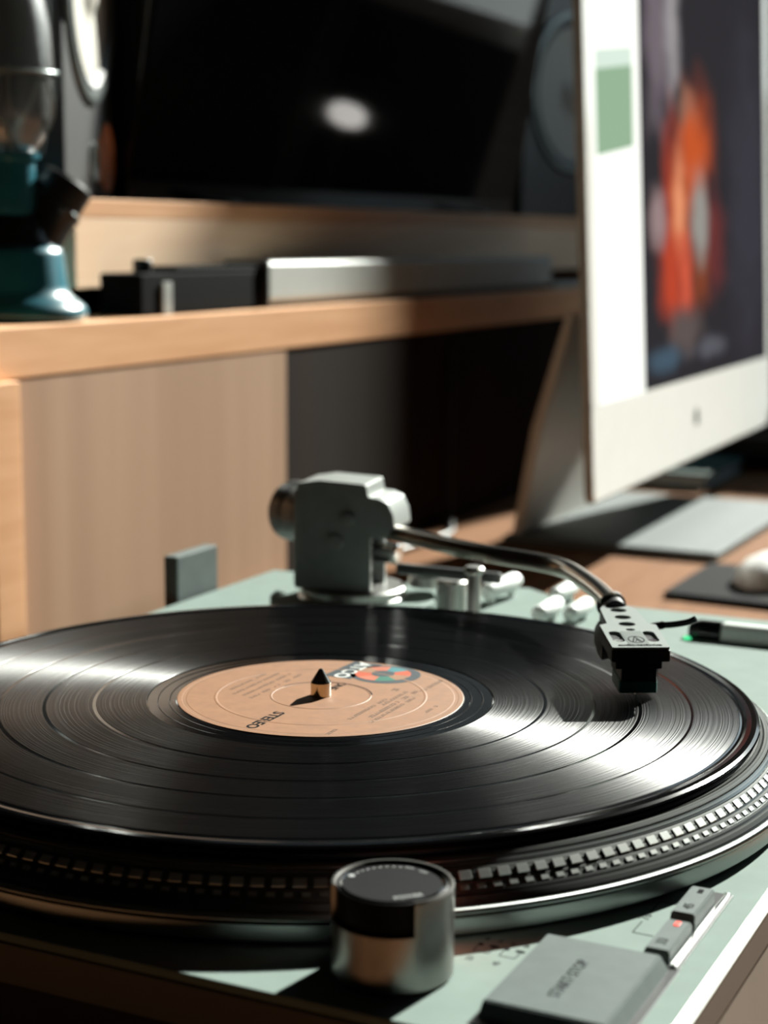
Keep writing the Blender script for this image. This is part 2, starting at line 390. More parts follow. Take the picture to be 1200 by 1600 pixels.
g = G().box(WX + 10, WX + 50, WY0, WY1, WZ0, WZ0 + 40); g.box(WX + 10, WX + 50, WY0, WY1, WZ1 - 40, WZ1)
g.box(WX + 10, WX + 50, WY0, WY0 + 40, WZ0 + 40, WZ1 - 40)
obj('window_frame', g, 'frame', win)
obj('window_pane', G().box(WX + 28, WX + 32, WY0 + 40, WY1, WZ0 + 40, WZ1 - 40), 'pane', win)

# unseen sheet added to keep sun off the shelf, wide below, narrow above
cur = thing('sun_blocker', 'unseen pale sheet added at the window to block part of the sun', 'sun_blocker', (1970, 200, WZ0))
blocker_outline = [(300, -200), (300, 1500), (215, 1500), (205, 1250), (188, 1120), (152, 1040), (140, 980), (139, 500), (142, -200)]
g = G()
for k in range(5):
    y0 = k * 6.0
    g.prism([(y, z_) for y, z_ in blocker_outline], 0, 4, (1955 + y0, 0, 0), (0, 1, 0), (0, 0, 1), 1.0)
obj('blocker_sheet', g, 'frame', cur, .5)
obj('blocker_band', G().box(1945, 1990, 150, 305, 1030, 1062, 4), 'grey', cur, .5)

# ------------------------------------------------------------------ desk
desk = thing('desk', 'long oak desk the turntable and the white computer stand on', 'desk', (400, -40, DZ))
obj('desk_top', G().box(-700, 1800, -450, 600, DZ - 34, DZ, 3), 'oakdesk', desk)
for lx in (-660, 1730):
    for ly in (-410, 550): obj('leg', G().box(lx, lx + 50, ly, ly + 40, FZ, DZ - 34, 2), 'oakdesk', desk)

# ------------------------------------------------------------------ hutch behind the turntable
hutch = thing('desk_shelf', 'thick pale oak shelf behind the turntable over a beige back panel with its shade painted dark brown', 'shelf', (800, 480, DZ))
obj('lower_shelf', G().box(150, 1760, 350, 620, 75.5, 106, 1.5), 'oak', hutch, label='thick pale oak shelf board')
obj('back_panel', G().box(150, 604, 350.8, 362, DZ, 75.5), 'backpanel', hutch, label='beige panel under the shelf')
obj('back_panel', G().box(604.6, 1760, 351.4, 362, DZ, 75.5), 'panel_shade', hutch, label='right stretch of the panel, its shade painted dark brown')
obj('side_post', G().box(250, 276, 342, 351, DZ, 75.5, 1), 'oak', hutch)
riser = thing('shelf_riser', 'pale oak riser on the shelf carrying the television and the loudspeakers', 'riser', (1080, 500, 106))
obj('fascia_board', G().box(402, 1760, 393.2, 405, 124, 169.5, .5), 'fascia', riser)
obj('upper_shelf', G().box(402, 1760, 393, 620, 169.5, 182, 1), 'oak', riser)
for dx0 in (402, 1080, 1746): obj('support', G().box(dx0, dx0 + 14, 407, 600, 106, 169.5, .5), 'oak', riser)

# ------------------------------------------------------------------ turntable
tt = thing('turntable', 'silver turntable on the desk playing a record, strobe platter and curved tonearm', 'turntable', (0, 0, DZ))
DK = -21.5
obj('deck', G().box(-174, 286, -170.5, 181, DK - 2.6, DK, .5), 'deck', tt)
obj('deck_band', G().box(-174.5, 286.5, -172.6, 181.5, DK - 14, DK - 2.7, .6), 'band', tt, label='dark grey-brown edge band')
# chamfered bright strip along the front edge
obj('front_trim', G().prism([(-174.4, 0), (286.4, 0), (286.4, 3.4), (-174.4, 3.4)], -.6, .3, (0, -173.0, DK - 2.4), (1, 0, 0), (0, .75, .66), .1), 'deck_edge', tt, label='bright chamfered front edge')
obj('plinth', G().box(-171, 283, -168.5, 178, -86, DK - 14.8, 2), 'base', tt)
obj('plinth_front', G().box(-170.5, 282.5, -172, -168.6, -85, DK - 15.2, .8), 'plinth', tt, label='front face of the plinth, its lit tone painted in')
for fx in (-145, 255):
    for fy in (-140, 150): obj('foot', G().cyl((fx, fy, DZ), (fx, fy, -86), 22, 32, 3), 'rubber', tt)
obj('dust_cover_hinge', G().box(192, 231, 183, 191, DK - 10, 1, 1.2), 'hinge', tt)
# platter
pl = obj('platter', G().lathe([(6, -18), (148, -18), (148, -3.2), (152.6, -3.2), (153.4, -4.0), (153.5, -4.6), (154.9, -5.9), (155.3, -5.7), (158.4, -8.4), (158.7, -8.9), (160.2, -10.2), (160.6, -10.0), (163.2, -12.6), (163.6, -13.4)], 220), 'platter_dark', tt, 0.4)
obj('platter_rim', G().lathe([(162.4, -13.2), (164.3, -13.0), (165.2, -13.6), (165.2, -14.6), (164.4, -15.2)], 220), 'platter', pl, 1.0, label='bright turned rim')
obj('platter_skirt', G().lathe([(164.6, -15.0), (163.6, -16.0), (163.9, -20.2), (162.5, -20.8), (150, -20.8)], 200), 'platter', pl, 0.8)
g = G().lathe([(153.6, -4.6), (154.3, -5.25), (154.9, -5.9)], 200)
obj('upper_ring', G().lathe([(153.75, -4.35), (155.0, -5.55)], 200), 'platter', pl, label='bright upper ring')
nB = 180
first = None
for i in range(nB):
    a = 2 * PI * i / nB
    if first is None:
        t = bmesh.new(); bmesh.ops.create_cube(t, size=1.0)
        t.transform(Matrix.Diagonal((2.6, 3.5, 0.3, 1)))
        bmesh.ops.bevel(t, geom=t.edges[:], offset=0.12, segments=1, affect='EDGES')
        gg = G(); n_ = Vector((0.66, 0, 0.75)).normalized(); x_ = Vector((0.75, 0, -0.66))
        m_ = Matrix((x_, Vector((0, 1, 0)), n_)).transposed().to_4x4(); m_.translation = Vector((156.95, 0, -7.0))
        gg.add(t, m_)
        OFF[pl] = Vector((0, 0, 0))
        first = obj('strobe_dot', gg, 'mirror', pl, 0.3); OFF[pl] = Vector((0, 0, DZ))
        first.location = (0, 0, -DZ * S); d = first
    else:
        d = first.copy(); col.objects.link(d)
    d.rotation_euler = (0, 0, a)
gg = G()
for i in range(216):
    a = 2 * PI * i / 216; ca, sa = math.cos(a), math.sin(a)
    t = bmesh.new(); bmesh.ops.create_cube(t, size=1.0); t.transform(Matrix.Diagonal((1.3, 2.3, 0.28, 1)))
    n_ = Vector((0.66, 0, 0.75)).normalized(); x_ = Vector((0.75, 0, -0.66)).normalized()
    m_ = Matrix((x_, Vector((0, 1, 0)), n_)).transposed().to_4x4(); m_.translation = Vector((159.4, 0, -9.35))
    t.transform(Matrix.Rotation(a, 4, 'Z') @ m_)
    vs = [gg.b.verts.new(v.co) for v in t.verts]; t.verts.index_update()
    for f in t.faces: gg.b.faces.new([vs[v.index] for v in f.verts])
    t.free()
small = obj('small_strobe_dots', gg, 'mirror', pl, 0.3); small['kind'] = 'stuff'
obj('spindle', G().lathe([(0, 9.7), (0.7, 9.5), (3.45, 5.1), (3.55, 4.7), (3.55, -19), (0, -19)], 40), 'brass', tt, 0.35, label='polished pointed metal spindle')

# power / strobe knob
KX, KY, KR = -149.6, -99.6, 15.3
ctr = (KX, KY)
g = G(); NK = 96
CUT0, CUT1 = math.radians(126), math.radians(226)          # low part of the shell
def ktop(a):
    a = a % (2 * PI)
    return -6.3 if CUT0 < a < CUT1 else 2.0
t = bmesh.new()
angs = sorted([2 * PI * i / NK for i in range(NK)] + [CUT0 - 1e-4, CUT0 + 1e-4, CUT1 - 1e-4, CUT1 + 1e-4])
cols_ = []
for a in angs:
    zt = ktop(a); c_, s_ = math.cos(a), math.sin(a)
    cols_.append([t.verts.new((KX + r * c_, KY + r * s_, z)) for r, z in ((KR - .6, DK), (KR, DK + .8), (KR, zt - .5), (KR - .35, zt), (KR - 1.0, zt), (KR - 1.3, zt - .4), (KR - 1.3, DK + 2))])
for i in range(len(cols_)):
    A, B = cols_[i], cols_[(i + 1) % len(cols_)]
    for k in range(6): t.faces.new((A[k], B[k], B[k + 1], A[k + 1]))
bmesh.ops.recalc_face_normals(t, faces=t.faces[:])
g.add(t)
kn = obj('power_knob', g, 'knobside', tt, 0.5, label='brushed silver round knob housing with cut-away top')
obj('knob_cap', G().lathe([(0, 1.4), (12.6, 1.4), (12.9, 1.1), (13.2, 1.1), (13.5, 1.5), (13.9, 1.3), (14.0, .6), (14.0, DK + 2), (0, DK + 2)], 72, (KX, KY, 0)), 'capblack', kn, label='black rotary cap')
obj('cap_ring', G().lathe([(12.3, 1.45), (12.6, 1.75), (12.9, 1.45)], 72, (KX, KY, 0)), 'blackgloss', kn)
g = G().text('POWER', 2.4, (KX - 6.2, KY - 7.2, 1.45), (0.72, -0.69, 0), (0.69, 0.72, 0), 0.05, 0.9)
kp = obj('cap_lettering', g, 'dimink', kn, 0)
g = G().text('OFF', 1.5, (KX + 10.0, KY - 3.6, 1.45), (-.3, -.95, 0), (.95, -.3, 0), 0.05); g.text('ON', 1.5, (KX + 11, KY + .6, 1.45), (0, -1, 0), (1, 0, 0), 0.05)
g.cyl((KX - .2, KY + 11.2, 1.4), (KX - .2, KY + 11.2, 1.48), .85, 20)
for k in range(8):
    a = math.radians(78 - k * 9)
    g.cyl((KX + 11 * math.cos(a), KY + 11 * math.sin(a), 1.4), (KX + 11 * math.cos(a), KY + 11 * math.sin(a), 1.46), .3, 8)
obj('cap_marks', g, 'dimink', kn, 0)
sx_, sy_ = KX + 15.4 * .97, KY + 15.4 * .24
obj('strobe_window', G().cyl((sx_ - .3, sy_, -10), (sx_ + .5, sy_ + .2, -10), 3.2, 24), 'red_led', kn, label='glowing red strobe window facing the platter')
stl = bpy.data.objects.new('strobe_lamp', bpy.data.lights.new('strobe_lamp', 'POINT')); col.objects.link(stl)
stl.location = Vector((sx_ + 3.5, sy_ - 1.5, -8)) * S; stl.data.energy = 0.008; stl.data.color = (1, .12, .03); stl.data.shadow_soft_size = 0.002

# buttons
def button(x0, x1, y0, y1, zt, chx, chy, z0=DK - 1):
    """flat topped key with sloping flanks"""
    g = G(); t = bmesh.new()
    lo = [t.verts.new(p) for p in ((x0, y0, z0), (x1, y0, z0), (x1, y1, z0), (x0, y1, z0))]
    hi = [t.verts.new(p) for p in ((x0 + chx, y0 + chy, zt), (x1 - .4, y0 + chy, zt), (x1 - .4, y1 - .5, zt), (x0 + chx, y1 - .5, zt))]
    t.faces.new(lo[::-1]); t.faces.new(hi)
    for i in range(4): t.faces.new((lo[i], lo[(i + 1) % 4], hi[(i + 1) % 4], hi[i]))
    bmesh.ops.bevel(t, geom=t.edges[:], offset=0.35, segments=2, affect='EDGES')
    return g.add(t)
sb = obj('start_stop_button', button(-166, -118.5, -162.0, -128.6, -17.6, 4.0, 3.0), 'button', tt, 0.5, label='large square grey start and stop key')
obj('button_well', G().box(-168, -116.5, -163.6, -127.6, DK - 3, DK + .25, .1), 'black', tt)
obj('start_stop_lettering', G().text('START\u00b7STOP', 4.4, (-142, -143.3, -17.55), (1, 0, 0), (0, 1, 0), 0.06, 0.92), 'ink', sb, 0)
obj('speed_key_frame', G().box(-117.5, -63.5, -163.2, -152.2, DK - 3, DK + .5, .2), 'black', tt)
obj('speed_key_bar', G().box(-117, -64, -162.4, -161.0, DK, DK + 1.2, .25), 'chrome', tt)
k33 = obj('speed_button', button(-117.0, -94.6, -160.8, -153.4, -17.8, 1.6, .6), 'button', tt, 0.5)
k45 = obj('speed_button', button(-94.2, -72.2, -160.8, -153.4, -16.6, 1.6, .6), 'button', tt, 0.5)
obj('speed_lettering', G().text('33', 3.9, (-110.2, -156.9, -17.74), (1, 0, 0), (0, 1, 0), 0.06), 'ink', k33, 0)
obj('speed_lettering', G().text('45', 3.9, (-87.6, -157.3, -16.54), (1, 0, 0), (0, 1, 0), 0.06), 'ink', k45, 0)
obj('speed_lamp', G().box(-99.3, -96.2, -157.9, -156.4, -18.2, -17.6, .1), 'red_led', k33, label='lit red indicator')
obj('speed_lamp', G().box(-77.4, -74.6, -158.0, -156.5, -17.0, -16.45, .1), 'ink', k45, label='unlit dark indicator')
# printed marks on the deck
g = G(); z = DK + .02
def line(g, x0, y0, x1, y1, wd=.35, zz=z):
    d = Vector((x1 - x0, y1 - y0, 0)); L = d.length; d.normalize(); nrm = Vector((-d.y, d.x, 0))
    g.prism([(0, -wd / 2), (L, -wd / 2), (L, wd / 2), (0, wd / 2)], 0, .05, (x0, y0, zz), d, nrm)
line(g, -76.2, -151.8, -76.2, -146.0); line(g, -76.0, -146.0, -84.8, -145.9); line(g, -91.6, -145.8, -99.6, -145.7); line(g, -99.6, -145.7, -99.8, -151.4)
g.text('78', 4.2, (-88.2, -145.8, z + .03), (1, 0, 0), (0, 1, 0), 0.05)
obj('deck_print', g, 'inkgrey', tt, 0)
g = G()
for i, yy in enumerate((-113.1, -116.8, -120.3, -124.0)):
    r = .75 if i % 2 == 0 else 1.35
    g.prism(ell(-124.7, yy, .75, r, 20), 0, .05, (0, 0, z))
obj('strobe_guide_dots', g, 'ink', tt, 0)
g = G()
for i, yy in enumerate((-113.1, -116.8, -120.3, -124.0)):
    g.text('60' if i % 2 == 0 else '50', 2.0, (-120.8, yy - .3, z + .03), (1, 0, 0), (0, 1, 0), .05)
    line(g, -125.6, yy + (.4 if i % 2 == 0 else -.2), -129.2, yy + (.4 if i % 2 == 0 else -.2), .3)
for yy, s_ in ((-114.9, '33'), (-122.1, '45')):
    g.text(s_, 2.6, (-134.0, yy + .9, z + .03), (1, 0, 0), (0, 1, 0), .05); line(g, -129.2, yy + 2, -129.2, yy - 2, .3)
obj('strobe_guide_print', g, 'inkgrey', tt, 0)
# right hand control bar
obj('control_bar', G().cyl((240, -80, -19.5), (240, -166, -19.5), 5.6, 40, 1.0), 'silverbar', tt, 0.6, label='polished cylindrical bar along the right edge')
obj('bar_cap', G().lathe([(0, 0), (4.0, 0), (5.2, 2.5), (5.7, 5), (5.7, 15), (0, 15)], 40, (240, -65, -19.5), (0, -1, 0)), 'blackgloss', tt, 0.6)
obj('quartz_lamp', G().lathe([(0, 1.6), (1.2, 1.3), (1.9, .3), (1.9, -.5)], 20, (231, -66, DK)), 'green_led', tt, 0.8, label='small green indicator lamp')

# ------------------------------------------------------------------ tonearm group
PX, PY, PZ = 208.0, 86.0, 22.0
ad = Vector((-0.426, -0.905, 0)); al = Vector((-ad.y, ad.x, 0))
obj('tonearm_base', G().lathe([(0, -12), (39, -12), (40, -13), (40, DK), (0, DK)], 80, (206, 92, 0)), 'deck', tt, 0.5)
obj('height_collar', G().lathe([(0, -6.5), (24.5, -6.5), (25.5, -7.5), (25.5, -10.6), (26.5, -11.2), (26.5, -12), (0, -12)], 64, (206, 92, 0)), 'satin', tt, 0.5)
# pivot housing: two profiled cheeks and a bridge, facing the platter side
prof = [(-24, -6.5), (-24, 21), (-22, 24), (-12, 25.6), (9, 24.5), (10.5, 24), (11.5, 18.5), (17, 18), (21, 16), (23.5, 11), (24.5, 3), (20, 0), (13, -1), (13, -6.5)]
hx = Vector((0.18, -0.98, 0)).normalized(); hz = Vector((0, 0, 1))
hn = hx.cross(hz)
cc = Vector((PX - 5, PY + 5, 20))
# cheek faces the camera side (-X)
for k, (h0, h1) in enumerate(((11, 14), (-14, -11))):
    q = [(x, zz) for x, zz in prof]
    g = G().prism([(x, y if y > -6 else -26.5) for x, y in q], h0, h1, cc, hx, hz, 0.5)
    obj('pivot_cheek', g, 'pivot', tt, 0.4)
g = G().prism([(-24, 20.5), (-22.2, 24.2), (-12, 25.9), (9.4, 24.8), (10.9, 24.2), (11.9, 18.9), (17, 18.4), (21.4, 16.3), (24, 11), (24.9, 4), (23.5, 4), (22, 10.5), (20, 14.5), (16.5, 16.7), (10, 17.3), (9, 22.8), (-12, 23.6), (-21, 22)], -14.6, 14.6, cc, hx, hz, 0.3)
obj('pivot_bridge', g, 'pivotlight', tt, 0.4, label='lighter stepped top edge of the pivot housing')
g = G().prism([(-25, -26.5), (-25, 21), (-17.5, 21), (-17.5, -26.5)], -14.4, 14.4, cc, hx, hz, 1.5)
obj('pivot_pillar', g, 'pivotlight', tt, 0.5)
g = G()
g.cyl(cc + hx * 2 + hz * 8 + hn * 13.5, cc + hx * 2 + hz * 8 + hn * 16.5, 3.0, 24, .5); g.cyl(cc + hx * -4 + hz * -3 + hn * 13.5, cc + hx * -4 + hz * -3 + hn * 16, 3.8, 24, .5)
obj('pivot_screws', g, 'pivotlight', tt, .6)
obj('bearing_ring', G().cyl(cc + hx * 3 - hz * 12 - hn * 9 + Vector((0, 0, 2)), cc + hx * 22 - hz * 11 - hn * 4, 5, 28, 1), 'chrome', tt, .6)
obj('bias_dial', G().lathe([(0, 6), (9, 6), (10, 5), (10, 0), (0, 0)], 40, (228, 62, -8)), 'satin', tt, .6)
# counterweight
c0 = Vector((PX, PY, PZ)) - ad * 36; c1 = Vector((PX, PY, PZ)) - ad * 62
obj('counterweight', G().lathe([(0, 0), (12, 0), (14.2, .8), (15.2, 2.4), (15.2, 12), (14.6, 13), (14.6, 15), (15.2, 16), (15.2, 24), (13.5, 26), (5, 26), (0, 24)], 56, c0, -ad), 'satin_dark', tt, .6)
arm = [(PX, PY, PZ), (180.5, 34, 22), (167.5, 6.5, 22.2), (159.5, -18.5, 22.3), (150, -35, 22.4), (133, -49, 22.4), (114, -62.5, 22.2), (99, -72.2, 21.6)]
obj('arm_tube', G().tube([c0] + spline(arm, 8), 3.9, 20), 'arm', tt, 1.0, label='brown-tinted polished curved arm tube')
# headshell
F0 = Vector((45.2, -101.3, 19.0)); R0 = F0 + Vector((.877, .48, 0)) * 57 + Vector((0, 0, 2.4))
hb = (R0 - F0).normalized(); hl = Vector((.48, -.877, 0)); hu = hl.cross(hb); hu = hu if hu.z > 0 else -hu
def hp(bk, lt, up=0.0): return F0 + hb * bk + hl * lt + hu * up
ol = [(-10, 0), (-9.2, -.4), (9.2, -.4), (10, 0), (11.2, 29), (8.6, 31), (8.2, 52), (6.5, 56), (-3.5, 56), (-5.2, 52), (-6.4, 31), (-9.4, 29)]
def slot(cx, cy, rx, ry):
    return [(cx + x, cy + y) for x, y in arc((0, ry - rx), rx, 0, PI, 8)] + [(cx + x, cy + y) for x, y in arc((0, -(ry - rx)), rx, PI, 2 * PI, 8)]
holes = [ell(1.2, 49.5, 3.1, 2.9, 20), ell(1.0, 39.5, 3.1, 2.9, 20), ell(.8, 30, 3.1, 2.9, 20), ell(.6, 22.4, 1.7, 1.5, 16), slot(-6.0, 13.5, 2.1, 6.8), slot(6.2, 13.5, 2.1, 6.8)]
hs = obj('headshell', G().prism(ol, -1.0, 0, F0, hl, hb, 0, holes), 'alu', tt, .5, label='pale silver slotted headshell plate')
ol2 = [(x * 1.03, y * 1.0 - (.6 if y < 1 else 0)) for x, y in ol]
obj('headshell_body', G().prism(ol2, -5.2, -1.0, F0, hl, hb, .4), 'black', hs, .5)
obj('headshell_band', G().prism([(-3.6, 1.2), (3.8, 1.2), (3.8, 20.2), (-3.6, 20.2)], 0, .08, F0, hl, hb), 'shellband', hs, 0)
for sxx in (-6.0, 6.2):
    g = G().cyl(hp(10.2, sxx, -3.2), hp(10.2, sxx, -.5), 1.85, 24, .3)
    obj('cartridge_screw', g, 'chrome', hs, .5)
g = G().text('audio-technica', 2.45, hp(2.3, .1, .12), hl, hb, .05, 1.06, bold=.08)
NN = 28
ring_o = ell(.1, 9.2, 2.9, 4.3, NN)
g.prism(ring_o, .08, .13, F0, hl, hb, 0, [ell(.1, 9.2, 2.5, 3.85, NN)])
def hbar(x0, y0, x1, y1, wd=.42):
    a, b_ = hp(y0, x0, .08), hp(y1, x1, .08); d = b_ - a; L = d.length; d.normalize(); nrm = hu.cross(d)
    g.prism([(0, -wd / 2), (L, -wd / 2), (L, wd / 2), (0, wd / 2)], 0, .05, a, d, nrm)
hbar(-1.6, 5.9, .1, 13.2); hbar(1.8, 5.9, .1, 13.2); hbar(-.6, 6.4, .5, 9.4, .3); hbar(1.0, 6.4, .0, 10.2, .3)
obj('headshell_print', g, 'ink', hs, 0)
g = G().cyl(hp(55, 1.4, -2.4), hp(64, 1.4, -2.2), 4.6, 28, .6); g.cyl(hp(63, 1.4, -2.2), hp(67, 1.4, -2.2), 5.6, 28, .8)
obj('arm_collar', g, 'black', tt, .6)
g = G().prism([(-6.5, 24), (-9.6, 21), (-9.9, 29), (-8.5, 44), (-6, 52), (-4.5, 52), (-4.5, 24)], -11.5, -4.6, F0, hl, hb, .8)
obj('headshell_side', g, 'black', hs, .5)
fl = spline([hp(34, 9.5, -2.5), hp(35, 14, -2.0), hp(33, 19, -1), hp(30, 23, .6), hp(28.5, 25.5, 2.2)], 6)
obj('finger_lift', G().tube(fl, [1.5] * 8 + [1.2] * (len(fl) - 8), 10), 'blackgloss', hs, 1)
# cartridge
cg = G().prism([(-8.4, 1.2), (8.0, 1.2), (8.0, 16), (6.5, 27), (-6.5, 27), (-8.4, 16)], -8.4, -5.2, F0, hl, hb, .4)
ct = obj('cartridge', cg, 'black', tt, .5)
obj('cartridge_body', G().prism([(-6.2, 1.8), (6.4, 1.8), (6.4, 22), (-6.2, 22)], -13.4, -8.4, F0, hl, hb, .5), 'black', ct, .5)
obj('stylus_holder', G().prism([(-6.6, 2.4), (6.8, 2.4), (6.8, 17), (-6.6, 17)], -17.6, -12.4, F0, hl, hb, .6), 'tealplastic', ct, .5, label='dark teal stylus holder')
obj('cartridge_clip', G().prism([(6.5, 3.0), (6.9, 3.0), (6.9, 4.0), (6.5, 4.0)], -12.4, -7.4, F0, hl, hb), 'chrome', ct, 0)
obj('stylus', G().tube([hp(9, 0, -17), hp(6, 0, -18.0), hp(5.2, 0, -19.0)], .35, 8), 'chrome', ct, .6)
pins = G()
for k in range(4): pins.cyl(hp(23, -5 + 3 * k, -9), hp(32, -5 + 3 * k, -7), .6, 8)
obj('cartridge_pins', pins, 'brass', ct, .6)
# arm rest, lift lever and small controls
g = G().cyl((170, 14, DK + 3), (170, 14, 12), 3.0, 24, .6); g.cyl((170, 14, 12), (170, 14, 15.5), 4.6, 24, 1)
obj('arm_rest', g, 'satin', tt, .6)
g = G().prism(arc((230, -22), 14, -PI / 2, 0, 8) + arc((268, 30), 14, 0, PI / 2, 8) + arc((190, 30), 14, PI / 2, PI, 8) + arc((190, -22), 14, PI, 1.5 * PI, 8), DK, -16.5, (0, 0, 0), bev=.6)
obj('control_plate', g, 'deck', tt, .5)
for (x0, y0, x1, y1, r, zz) in ((236, 34, 262, 31, 4.2, -10), (246, 3, 266, 2, 3.8, -11), (205, -4, 224, -5, 4.0, -11), (214, -16, 232, -17, 3.8, -11.5)):
    a, b_ = Vector((x0, y0, zz)), Vector((x1, y1, zz + 1)); d = (b_ - a).normalized()
    pts = [a - d * r * .9, a - d * r * .6, a, b_, b_ + d * r * .6, b_ + d * r * .9]
    gg = G().tube(pts, [r * .25, r * .8, r, r, r * .8, r * .25], 16); gg.cyl((x0 + 4, y0, -16.6), (x0 + 4, y0, zz), 2, 12); gg.cyl((x1 - 4, y1, -16.6), (x1 - 4, y1, zz), 2, 12)
    obj('control_lever', gg, 'silverbar', tt, .8)
obj('lift_pedestal', G().lathe([(0, 3), (6, 3), (7, 2), (7, DK), (0, DK)], 32, (196, 36, 0)), 'satin', tt, .6)
obj('lift_arm', G().box(190, 194, 10, 62, 4, 9, 1), 'satin_dark', tt, .6)

# ------------------------------------------------------------------ mat and record
OFFM = (0, 0, -3.2)
mt = obj('platter_mat', G().lathe([(3.8, -1.75), (148, -1.75), (149.6, -2.0), (150, -2.6), (149.8, -3.15), (3.8, -3.15)], 180), 'rubber', None, .5, origin=OFFM)
tag(mt, 'thin black rubber mat between the platter and the record', 'mat')
rec = thing('vinyl_record', 'black vinyl record with a tan paper label playing on the turntable', 'record', (0, 0, -1.7))
V = [(3.6, -.05), (49.5, -.05), (50.3, -.25), (52, -.3), (60, -.3), (60.4, -.12), (143.6, -.12), (144.2, -.3), (145.0, -.32), (145.9, .05), (147.4, .32), (149.0, .22), (150.0, -.25), (150.35, -.75), (150.0, -1.3), (148.5, -1.65), (3.6, -1.65)]
obj('vinyl', G().lathe(V, 256), 'vinyl', rec, 0.12)
for r0, r1 in ((60.6, 77.6), (78.7, 94.4), (95.5, 110.0), (111.1, 127.5), (128.3, 143.4)):
    pr = [(r0, -.14), (r0 + .15, 0.0), (r1 - .15, 0.0), (r1, -.14)]
    obj('grooved_band', G().lathe(pr, 256), 'groove', rec, 0.12)
for rr in (52.6, 56.6):
    obj('run_out_line', G().lathe([(rr - .35, -.32), (rr, -.16), (rr + .35, -.32)], 200), 'vinyl', rec, 1.2)
lb = obj('label', G().lathe([(3.6, .06), (17.0, .06), (17.2, .16), (17.6, .16), (17.8, .06), (36.1, .06), (36.4, .15), (36.9, .15), (37.2, .06), (46.6, .06), (46.9, .0), (48.0, .0), (48.3, .06), (49.8, .06), (50.0, -.06)], 200), 'label', rec, 0.1, label='tan paper label with a pinwheel emblem')
LZ = .075
TX, TY = (-1, 0, 0), (0, -1, 0)             # reading direction and text up on the label
g = G().prism([(24.4, 1.0), (48.6, -.5), (48.2, 11.2), (24.6, 12.0)], 0, .03, (0, 0, LZ)); g.prism(ell(36.2, -7.6, 12.8, 13.0, 40), 0, .03, (0, 0, LZ))
obj('emblem_ground', g, 'navy', lb, 0)
W0 = (36.6, -6.4)
cols5 = ['salmon', 'label', 'orange', 'salmon', 'green', 'label', 'orange', 'teal']
nS = 8
for k in range(nS):
    a0, a1 = math.radians(8 + k * 45), math.radians(8 + k * 45 + 45)
    seg = arc(W0, 10.3, a0, a1, 8) + arc(W0, 4.0, a1, a0, 5)
    obj('emblem_wedge', G().prism(seg, 0, .03, (0, 0, LZ + .03)), cols5[k], lb, 0)
g = G().prism([(27.5, -7.1), (33.4, -6.9), (33.4, -5.4), (27.5, -5.2)], 0, .02, (0, 0, LZ + .06))
obj('emblem_hub', G().prism(ell(W0[0], W0[1], 4.3, 4.3, 28), 0, .04, (0, 0, LZ + .03)), 'navy', lb, 0)
obj('emblem_lettering', G().text('ATCO', 7.6, (36.2, 6.2, LZ + .06), TX, TY, .03, 1.12, bold=.22), 'whiteink', lb, 0)
obj('label_word', G().text('ONE', 4.6, (13.6, .6, LZ + .02), TX, TY, .03, 1.05, bold=.12), 'ink', lb, 0)
obj('label_word', G().text('STEREO', 5.6, (-35.6, 2.2, LZ + .02), TX, TY, .03, 1.08, bold=.16), 'ink', lb, 0)
obj('inner_line', G().lathe([(17.55, .165), (18.1, .165)], 60, a0=math.radians(-62), a1=math.radians(75)), 'ink', lb, 0)
g = G()
rnd = random.Random(3)
def small_line(x0, x1, y, h):
    x = x0
    while x > x1:
        wd = rnd.uniform(.8, 1.9)
        if rnd.random() > .16:
            g.prism([(x - wd, y - h / 2), (x, y - h / 2), (x, y - h / 2 + h * .22), (x - wd, y - h / 2 + h * .22)], 0, .02, (0, 0, LZ + .01))
            if rnd.random() > .3: g.prism([(x - wd, y + h * .28), (x, y + h * .28), (x, y + h / 2), (x - wd, y + h / 2)], 0, .02, (0, 0, LZ + .01))
            g.prism([(x - .35, y - h / 2), (x, y - h / 2), (x, y + h / 2), (x - .35, y + h / 2)], 0, .02, (0, 0, LZ + .01))
        x -= wd + .35
small_line(38, 21, -29.2, 1.5); small_line(18, -2, -24.6, 1.4); small_line(20, -18, -27.6, 1.5); small_line(12, -23, -30.4, 1.3); small_line(6, -22, -22.4, 1.3)
small_line(6, -3, -41.6, 1.2); small_line(-33, -40, -24, 1.2); small_line(20, 17.5, -20, 2.2)
for yy in (20, 24, 28, 32): small_line(28 - yy * .3, -20 + yy * .3, yy, 1.1)
obj('label_small_print', g, 'labelink', lb, 0, 'stuff')
obj('label_rim_arc', G().lathe([(46.9, .03), (48.0, .03)], 120, a0=math.radians(40), a1=math.radians(215)), 'labeldark', lb, 0)  # brown arc along part of the label rim

# ------------------------------------------------------------------ all-in-one computer
mon = thing('desktop_computer', 'white and silver all-in-one computer with a lit screen showing an orange figure', 'computer', (1000, 165, DZ), 0)
T3 = math.radians(3)
Ob = Vector((690, 137.3, -39)); MR = math.radians(1.5)
dx = Vector((math.cos(MR), math.sin(MR), 0)); du = Vector((-math.sin(MR) * math.sin(T3), math.cos(MR) * math.sin(T3), math.cos(T3)))
dn = dx.cross(du)                            # points to the front (-Y)
dn = dn if dn.y < 0 else -dn
Wd, Hd = 640, 486
def panel(x0, x1, z0, z1, d0, d1, bev=0, r=0):
    o2 = [(x0, z0), (x1, z0), (x1, z1), (x0, z1)]
    if r: o2 = arc((x0 + r, z0 + r), r, PI, 1.5 * PI, 6) + arc((x1 - r, z0 + r), r, 1.5 * PI, 2 * PI, 6) + arc((x1 - r, z1 - r), r, 0, PI / 2, 6) + arc((x0 + r, z1 - r), r, PI / 2, PI, 6)
    return G().prism(o2, d0, d1, Ob, dx, du, bev)
